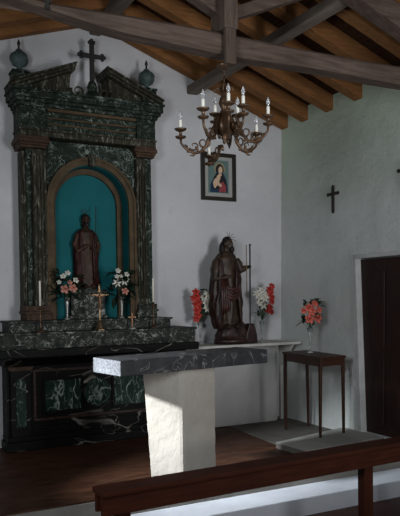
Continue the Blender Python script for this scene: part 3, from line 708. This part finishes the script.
def bouquet(root, neck, blossoms, leaves, nleaf_r, leafmat='leaf', depth=.03, ls=1.5):
    # blossoms: (kind, x, z, r, mat) in world x,z ; neck: where the stems enter the vase
    nk = Vector(neck); mb = MB()
    B_ = []
    for (kind, x, z, r, mt_) in blossoms:
        y = nk.y-.02-random.uniform(0, depth*2); B_.append((kind, Vector((x, y, z)), r, mt_))
        p = Vector((x, y+.01, z-.005)); mid = (nk+p)/2+Vector((0, 0, .01)); mb.tube([nk-Vector((0, 0, .08)), nk, mid, p], .0028, 5)
    mb.build('stems', 'stem', root)
    for (kind, c, r, mt_) in B_:
        dv = Vector(((c.x-nk.x)*2.5, -.9, .25+(c.z-nk.z)*.8))
        (rose if kind == 'rose' else lily)(c, r*1.18, dv, mt_, root, kind+'_blossom')
    mb = MB()
    for (x, z, L) in leaves:
        p = Vector((x, nk.y+random.uniform(-.03, .03), z))
        for k in range(4):
            a = random.uniform(0, 2*pi); leaf_mesh(mb, p, ls*L*random.uniform(.8, 1.1), (cos(a)*.8+(x-nk.x)*4, sin(a)*.5-.3, random.uniform(-.3, .6)), .28)
        mb.tube([nk, (nk+p)/2, p], .002, 4)
    return mb.build('foliage', leafmat, root, smooth=True)
def vase(name, c, h, r, mat, label, group=None, kind='trumpet'):
    x, y, z = c
    if kind == 'trumpet': prof = [(r*.85, 0), (r*.9, .006), (r*.35, .018), (r*.20, .035), (r*.24, h*.3), (r*.42, h*.7), (r*.8, h), (r*.74, h), (r*.36, h*.7), (r*.16, h*.32), (r*.05, h*.3)]
    else: prof = [(r*.9, 0), (r, .008), (r*.5, .02), (r*.55, h*.4), (r*.6, h), (r*.52, h), (r*.45, h*.4), (r*.1, .03)]
    return tag(MB().lathe([(a, b_) for a, b_ in prof], (x, y, z), 24).build(name, mat, smooth=True), label, 'vase', group)
# roses on the side table
vb = (4.455, 5.93, .883)
vase('glass_vase', vb, .27, .043, 'glass', 'slim clear glass vase on the small dark side table')
bq = thing('rose_bouquet', (vb[0], vb[1], 1.10), 'bouquet of coral pink roses with green leaves in the glass vase on the side table', 'bouquet')
X = vb[0]-.0
bouquet(bq, (X, vb[1], 1.12), [('rose', X-.045, 1.37, .052, 'coral'), ('rose', X-.005, 1.335, .056, 'coral'), ('rose', X-.055, 1.25, .050, 'coral'), ('rose', X+.075, 1.255, .055, 'coral'), ('rose', X+.025, 1.415, .040, 'coral'), ('rose', X+.085, 1.345, .040, 'coral'), ('rose', X-.10, 1.34, .035, 'coral')],
        [(X-.09, 1.29, .06), (X-.10, 1.22, .055), (X+.02, 1.46, .06), (X+.085, 1.42, .07), (X+.11, 1.40, .06), (X-.07, 1.43, .05), (X+.02, 1.22, .06), (X, 1.29, .06), (X+.10, 1.29, .05)], .05)
# red and white bouquets each side of the big saint
for (vx, vy, side) in ((3.585, 6.84, -1), (4.40, 6.80, 1)):
    where = 'left' if side < 0 else 'right'
    vase('shelf_vase', (vx, vy, .966), .25, .045, 'glass', f'slender glass vase on the white shelf to the {where} of the big saint statue', 'vases on the white shelf')
    lab = 'bouquet with red sprays left of white lilies, left of the big saint statue' if side < 0 else 'bouquet with red sprays right of white lilies, right of the big saint statue'
    bq = thing('lily_bouquet', (vx, vy, 1.20), lab, 'bouquet', 'red and white bouquets beside the big saint')
    if side < 0:
        reds = [(-.09, 1.56), (-.06, 1.51), (-.10, 1.49), (-.05, 1.44), (-.09, 1.42), (-.05, 1.37), (-.08, 1.35), (-.055, 1.30), (-.075, 1.26)]; whites = [(.065, 1.53, .05), (.03, 1.50, .05), (.09, 1.47, .055), (.06, 1.43, .055), (.10, 1.40, .045), (.05, 1.37, .045)]
    else:
        reds = [(.09, 1.62), (.07, 1.58), (.10, 1.56), (.08, 1.52), (.10, 1.49), (.09, 1.44), (.075, 1.37), (.085, 1.32), (.06, 1.34)]; whites = [(-.02, 1.57, .055), (-.09, 1.53, .055), (-.01, 1.48, .055), (-.06, 1.49, .05), (.02, 1.52, .05), (.0, 1.40, .06), (-.05, 1.43, .045)]
    bouquet(bq, (vx, vy, 1.215), [('rose', vx+a, z, .043, 'red') for a, z in reds]+[('lily', vx+a, z, r, 'white') for a, z, r in whites],
            [(vx+.04, 1.33, .06), (vx+.0, 1.44, .05), (vx+.0, 1.52, .06), (vx+.05, 1.58, .05), (vx-.03, 1.30, .05), (vx+side*.02, 1.38, .06)], .05)
# pink and white bouquets on the altarpiece
for (vx, vy, side) in ((1.975, 6.66, -1), (2.555, 6.64, 1)):
    where = 'left' if side < 0 else 'right'
    vase('altar_vase', (vx, vy, 1.296), .22, .038, 'silver', f'thin pale vase on the green marble altarpiece step, {where} of the niche statue', 'vases on the altarpiece step')
    bq = thing('altar_bouquet', (vx, vy, 1.50), f'bouquet of white blossoms with {"two pink roses" if side < 0 else "one pink rose"} before the {where} niche edge', 'bouquet', 'bouquets before the teal niche')
    if side < 0: bl = [('rose', vx-.03, 1.60, .045, 'pinkpet'), ('rose', vx+.04, 1.61, .042, 'pinkpet'), ('rose', vx-.055, 1.73, .030, 'white'), ('rose', vx+.005, 1.765, .028, 'white'), ('rose', vx+.075, 1.69, .030, 'white'), ('rose', vx+.02, 1.67, .026, 'pinkpet'), ('rose', vx-.09, 1.67, .024, 'white')]
    else: bl = [('rose', vx+.015, 1.575, .038, 'pinkpet'), ('rose', vx-.045, 1.79, .028, 'white'), ('rose', vx+.035, 1.75, .028, 'white'), ('rose', vx-.075, 1.73, .024, 'white'), ('lily', vx-.07, 1.66, .045, 'white'), ('lily', vx+.02, 1.68, .045, 'white'), ('rose', vx-.02, 1.73, .022, 'white'), ('rose', vx+.05, 1.70, .022, 'white')]
    bouquet(bq, (vx, vy, 1.50), bl, [(vx-.10, 1.58, .07), (vx-.06, 1.66, .07), (vx+.0, 1.72, .07), (vx+.07, 1.63, .07), (vx+.09, 1.74, .06), (vx-.09, 1.76, .05), (vx+.0, 1.57, .06), (vx-.06, 1.52, .07), (vx+.12, 1.66, .05), (vx+.05, 1.54, .05)], .06, 'leaf_d', ls=2.0)

# ------------------------------------------------------------------ altar crosses and candles
def candlestick(x, y, z, hcup, htop, label, glabel):
    o = thing('candlestick', (x, y, z), label, 'candlestick', 'candlesticks on the altarpiece step')
    h = hcup
    MB().lathe([(.042, 0), (.044, .008), (.022, .02), (.012, .03)], (x, y, z), 20).build('base', 'bronze', o, smooth=True)
    MB().lathe([(.009, .028), (.016, .05), (.008, .07), (.007, h*.45), (.014, h*.5), (.007, h*.56), (.007, h*.85), (.014, h*.9), (.010, h*.95)], (x, y, z), 14).build('stem', 'bronze', o, smooth=True)
    MB().lathe([(.006, h*.93), (.038, h*.97), (.042, h), (.014, h-.004), (.013, h+.02), (.009, h+.02)], (x, y, z), 20).build('drip_pan', 'bronze', o, smooth=True)
    cn = thing('candle', (x, y, z+h+.02), glabel, 'candle', 'candles on the altarpiece step')
    MB().lathe([(.010, 0), (.0095, htop-h-.03), (.006, htop-h-.022), (.001, htop-h-.024)], (x, y, z+h+.0205), 14).build('wax_stick', 'candle', cn, smooth=True)
    MB().tube([(x, y, z+htop-.004), (x+.001, y, z+htop+.008)], .0012, 5).build('wick', 'iron', cn)
candlestick(1.655, 6.48, 1.185, .235, .50, 'thin brass candlestick at the left end of the altarpiece step', 'tall white candle at the left end of the altarpiece step')
candlestick(2.845, 6.48, 1.185, .255, .53, 'thin brass candlestick at the right end of the altarpiece step', 'tall white candle at the right end of the altarpiece step')
cr = thing('altar_crucifix', (2.255, 6.48, 1.185), 'tall brass standing crucifix at the centre of the altarpiece step', 'crucifix')
x, y, z = 2.255, 6.48, 1.185
MB().lathe([(.055, 0), (.055, .01), (.04, .02), (.028, .05), (.016, .08), (.022, .09), (.012, .105), (.010, .14)], (x, y, z), 6).build('foot', 'brass', cr)
MB().box(x-.010, x+.010, y-.007, y+.007, z+.12, z+.45).box(x-.085, x+.085, y-.007, y+.007, z+.345, z+.365).build('cross', 'brass', cr, bevel=.003)
for (a, b_) in ((0, .455), (-.088, .355), (.088, .355)): MB().ball((x+a, y, z+b_), .014, 10, 6).build('knob', 'brass', cr, smooth=True)
mb = MB(); mb.tube([(x, y-.014, z+.355), (x, y-.018, z+.30), (x+.004, y-.018, z+.26), (x, y-.014, z+.21)], [.010, .015, .011, .006], 8); mb.ball((x+.003, y-.018, z+.372), (.010, .010, .013), 10, 8)
for s in (-1, 1): mb.tube([(x+s*.01, y-.016, z+.335), (x+s*.04, y-.014, z+.345), (x+s*.068, y-.012, z+.358)], [.006, .005, .004], 6)
mb.build('corpus', 'copper', cr, remesh=.0025)
sc = thing('small_cross', (2.60, 6.47, 1.185), 'small coppery standing cross on a pale foot, right of the tall crucifix', 'crucifix')
x, y, z = 2.60, 6.47, 1.185
MB().lathe([(.040, 0), (.040, .008), (.026, .018), (.010, .024)], (x, y, z), 20).build('foot', 'silver', sc, smooth=True)
MB().box(x-.007, x+.007, y-.006, y+.006, z+.02, z+.165).box(x-.045, x+.045, y-.006, y+.006, z+.115, z+.13).build('cross', 'copper', sc, bevel=.002)

# ------------------------------------------------------------------ picture on the back wall
PX0, PX1, PZ0, PZ1 = 3.69, 4.155, 2.64, 3.20
pc = thing('framed_picture', ((PX0+PX1)/2, 6.93, PZ0), 'black framed devotional picture of a dark robed mother with a child on the back wall', 'picture')
ybk = YB(4.0)-.0
mb = MB(); fw_ = .045
frame_rect(mb, PX0, PX1, PZ0, PZ1, fw_, ybk-.035, ybk+.005); mb.build('frame', 'frame', pc, bevel=.006)
MB().box(PX0+fw_, PX1-fw_, ybk-.012, ybk-.004, PZ0+fw_, PZ1-fw_).build('mount', 'mount', pc)
mb = MB().mat('p_sky'); yy = ybk-.013
ix0, ix1, iz0, iz1 = PX0+.095, PX1-.095, PZ0+.09, PZ1-.085
mb.box(ix0, ix1, yy-.002, yy+.001, iz0, iz1); pcx = (ix0+ix1)/2; wI = ix1-ix0; hI = iz1-iz0
def blob(mat, cx, cz, rx, rz, k, rot=0, n=20):
    mb.mat(mat); pts = []
    for i in range(n):
        a = 2*pi*i/n; u_, v_ = rx*cos(a), rz*sin(a); pts.append((pcx+wI*(cx+u_*cos(rot)-v_*sin(rot)), iz0+hI*(cz+u_*sin(rot)+v_*cos(rot))))
    mb.prism(pts, 1, yy-.002-k*.0006, yy)
def pol(mat, pts, k): mb.mat(mat); mb.prism([(pcx+wI*a, iz0+hI*b_) for a, b_ in pts], 1, yy-.002-k*.0006, yy)
blob('p_gold', .06, .74, .26, .20, 1); blob('p_dark', .06, .70, .20, .19, 2)
pol('p_cloak', [(-.42, .02), (-.40, .25), (-.22, .48), (-.05, .66), (.20, .66), (.38, .42), (.44, .20), (.44, .02)], 3)
pol('p_dark', [(-.30, .12), (-.22, .50), (-.02, .62), (.20, .60), (.36, .36), (.40, .10)], 4)
pol('p_rose', [(.02, .03), (.04, .30), (.22, .36), (.36, .22), (.36, .03)], 5)
blob('p_skin', .09, .70, .10, .115, 6, -.2); blob('p_skin', .07, .56, .08, .05, 6)
blob('p_skin', -.12, .33, .17, .12, 7, .6); blob('p_skin', -.01, .47, .095, .08, 8); blob('p_skin', -.20, .24, .06, .10, 8, .4); blob('p_skin', .05, .25, .10, .05, 8, -.3)
mb.build('print', None, pc)

# ------------------------------------------------------------------ wall crosses
def wallcross(y, z, label):
    mb = MB(); x = XR+.016*z
    mb.box(x-.024, x-.001, y-.015, y+.015, z-.195, z+.075); mb.box(x-.026, x-.001, y-.088, y+.088, z-.015, z+.015)
    for dy, dz in ((0, .078), (0, -.198), (.088, 0), (-.088, 0)): mb.ball((x-.013, y+dy, z+dz), (.011, .020, .020), 10, 8)
    tag(mb.build('wall_cross', 'darkwood', bevel=.003), label, 'cross', 'crosses on the right wall')
wallcross(5.96, 2.63, 'black cross hanging on the pale right wall above the side table')
wallcross(4.87, 2.71, 'black cross on the right wall above the brown door')

# ------------------------------------------------------------------ chandelier
CX, CYc = 2.40, 4.17
ch = thing('chandelier', (CX, CYc, 3.15), 'ornate bronze chandelier with curling candle arms hanging from the tie beam', 'chandelier')
mb = MB().lathe([(.004, 0), (.045, -.006), (.05, -.02), (.02, -.035), (.008, -.045)], (CX, CYc, 3.155), 20); mb.build('ceiling_rose', 'bronze', ch, smooth=True)
mb = MB()
for k in range(3):
    zc = 3.10-k*.030
    pts = [(CX+(.011*cos(a) if k % 2 else 0), CYc+(0 if k % 2 else .011*cos(a)), zc+.019*sin(a)) for a in [2*pi*i/12 for i in range(13)]]
    mb.tube(pts, .0035, 6)
mb.build('chain', 'bronze', ch, smooth=True)
mb = MB().lathe([(.004, 3.025), (.014, 3.015), (.020, 2.995), (.012, 2.975), (.013, 2.93), (.030, 2.905), (.038, 2.875), (.022, 2.84), (.018, 2.815), (.038, 2.79), (.068, 2.755), (.082, 2.715), (.074, 2.68), (.048, 2.655), (.018, 2.64), (.022, 2.628), (.010, 2.612), (.014, 2.60), (.004, 2.585)], (CX, CYc, 0), 32, 8, .06); mb.build('body', 'bronze', ch, smooth=True)
mb = MB()
for k in range(6):   # leaf crown at the top of the body
    a = k*pi/3+.3; c, s = cos(a), sin(a)
    mb.tube([(CX+.012*c, CYc+.012*s, 2.95), (CX+.04*c, CYc+.04*s, 2.985), (CX+.065*c, CYc+.065*s, 2.975), (CX+.068*c, CYc+.068*s, 2.95)], [.006, .008, .006, .003], 6)
mb.build('leaf_crown', 'bronze', ch, smooth=True)
R_ = .30
# (angle in view plane offset, depth offset, cup height)
rgt = Vector((cos(YAW), -sin(YAW), 0)); fwv = Vector((sin(YAW), cos(YAW), 0))
def arm(dx, dyy, zc, drop, slim=1.0):
    cup = Vector((CX, CYc, 0))+rgt*dx+fwv*dyy; rad = sqrt(dx*dx+dyy*dyy); dr = (rgt*dx+fwv*dyy)/rad; ctr_ = Vector((CX, CYc, 0))
    def pt(r, z): return ctr_+dr*r*rad+Vector((0, 0, z))
    a_ = MB(); zb = zc-drop
    drop2 = max(drop, .07); q_ = drop2/.14
    path = [pt(.10, zb+.10*q_), pt(.16, zb+.165*q_), pt(.26, zb+.175*q_), pt(.34, zb+.12*q_), pt(.42, zb+.05*q_), pt(.54, zb+.008), pt(.70, zb), pt(.84, zb+.02), pt(.94, zb+.05*q_), pt(.99, (zb+zc)/2), pt(1.0, zc-.035)]
    a_.tube(path, [.010, .012, .0125, .0125, .012, .0115, .011, .010, .009, .008, .008], 8)
    ao = a_.build('arm', 'bronze', ch, smooth=True)
    a_ = MB()    # scrolls
    sc_ = [pt(.48+.15*cos(t*.5+2.6)*(1-t/18), zb+.075+.045*sin(t*.5+2.6)*(1-t/18)) for t in range(15)]
    a_.tube(sc_, [.0095*(1-t/20) for t in range(15)], 6)
    sc_ = [pt(.70+.13*cos(-t*.5-.6)*(1-t/16), zb+.052+.035*sin(-t*.5-.6)*(1-t/16)) for t in range(13)]
    a_.tube(sc_, [.0085*(1-t/18) for t in range(13)], 6)
    for (r1, zz) in ((.45, .03), (.60, .035), (.83, .05)):
        a_.tube([pt(r1, zb+.005), pt(r1+.03, zb+zz), pt(r1+.08, zb+zz+.012)], [.009, .008, .003], 5)
    a_.tube([pt(.65, zb), pt(.72, zb-.018), pt(.80, zb-.014)], [.008, .007, .003], 5)
    a_.build('scroll', 'bronze', ao, smooth=True)
    c = (cup.x, cup.y, zc)
    MB().lathe([(.004, -.048), (.012, -.04), (.034, -.032), (.040, -.022), (.030, -.025), (.011, -.026), (.011, .008), (.018, .014), (.036, .022), (.045, .032), (.034, .030), (.014, .028), (.014, .036)], c, 24, 6, .04).build('drip_pan', 'bronze', ao, smooth=True)
    MB().lathe([(.012, .03), (.0115, .092), (.010, .096), (.004, .097)], c, 14).build('candle_sleeve', 'sleeve', ao, smooth=True)
    MB().lathe([(.006, .095), (.008, .104), (.014, .118), (.0135, .130), (.007, .148), (.002, .162)], c, 12).build('bulb', 'bulb', ao, smooth=True)
arm(-.310, .00, 2.665, .14); arm(-.150, -.24, 2.740, .15); arm(-.105, .28, 2.53, .03); arm(.020, -.28, 2.765, .14); arm(.120, -.25, 2.755, .14)
arm(.310, -.02, 2.745, .15); arm(.245, .20, 2.675, .12); arm(.06, .24, 2.745, .13); arm(-.06, .12, 2.80, .10); arm(.10, .05, 2.77, .10)
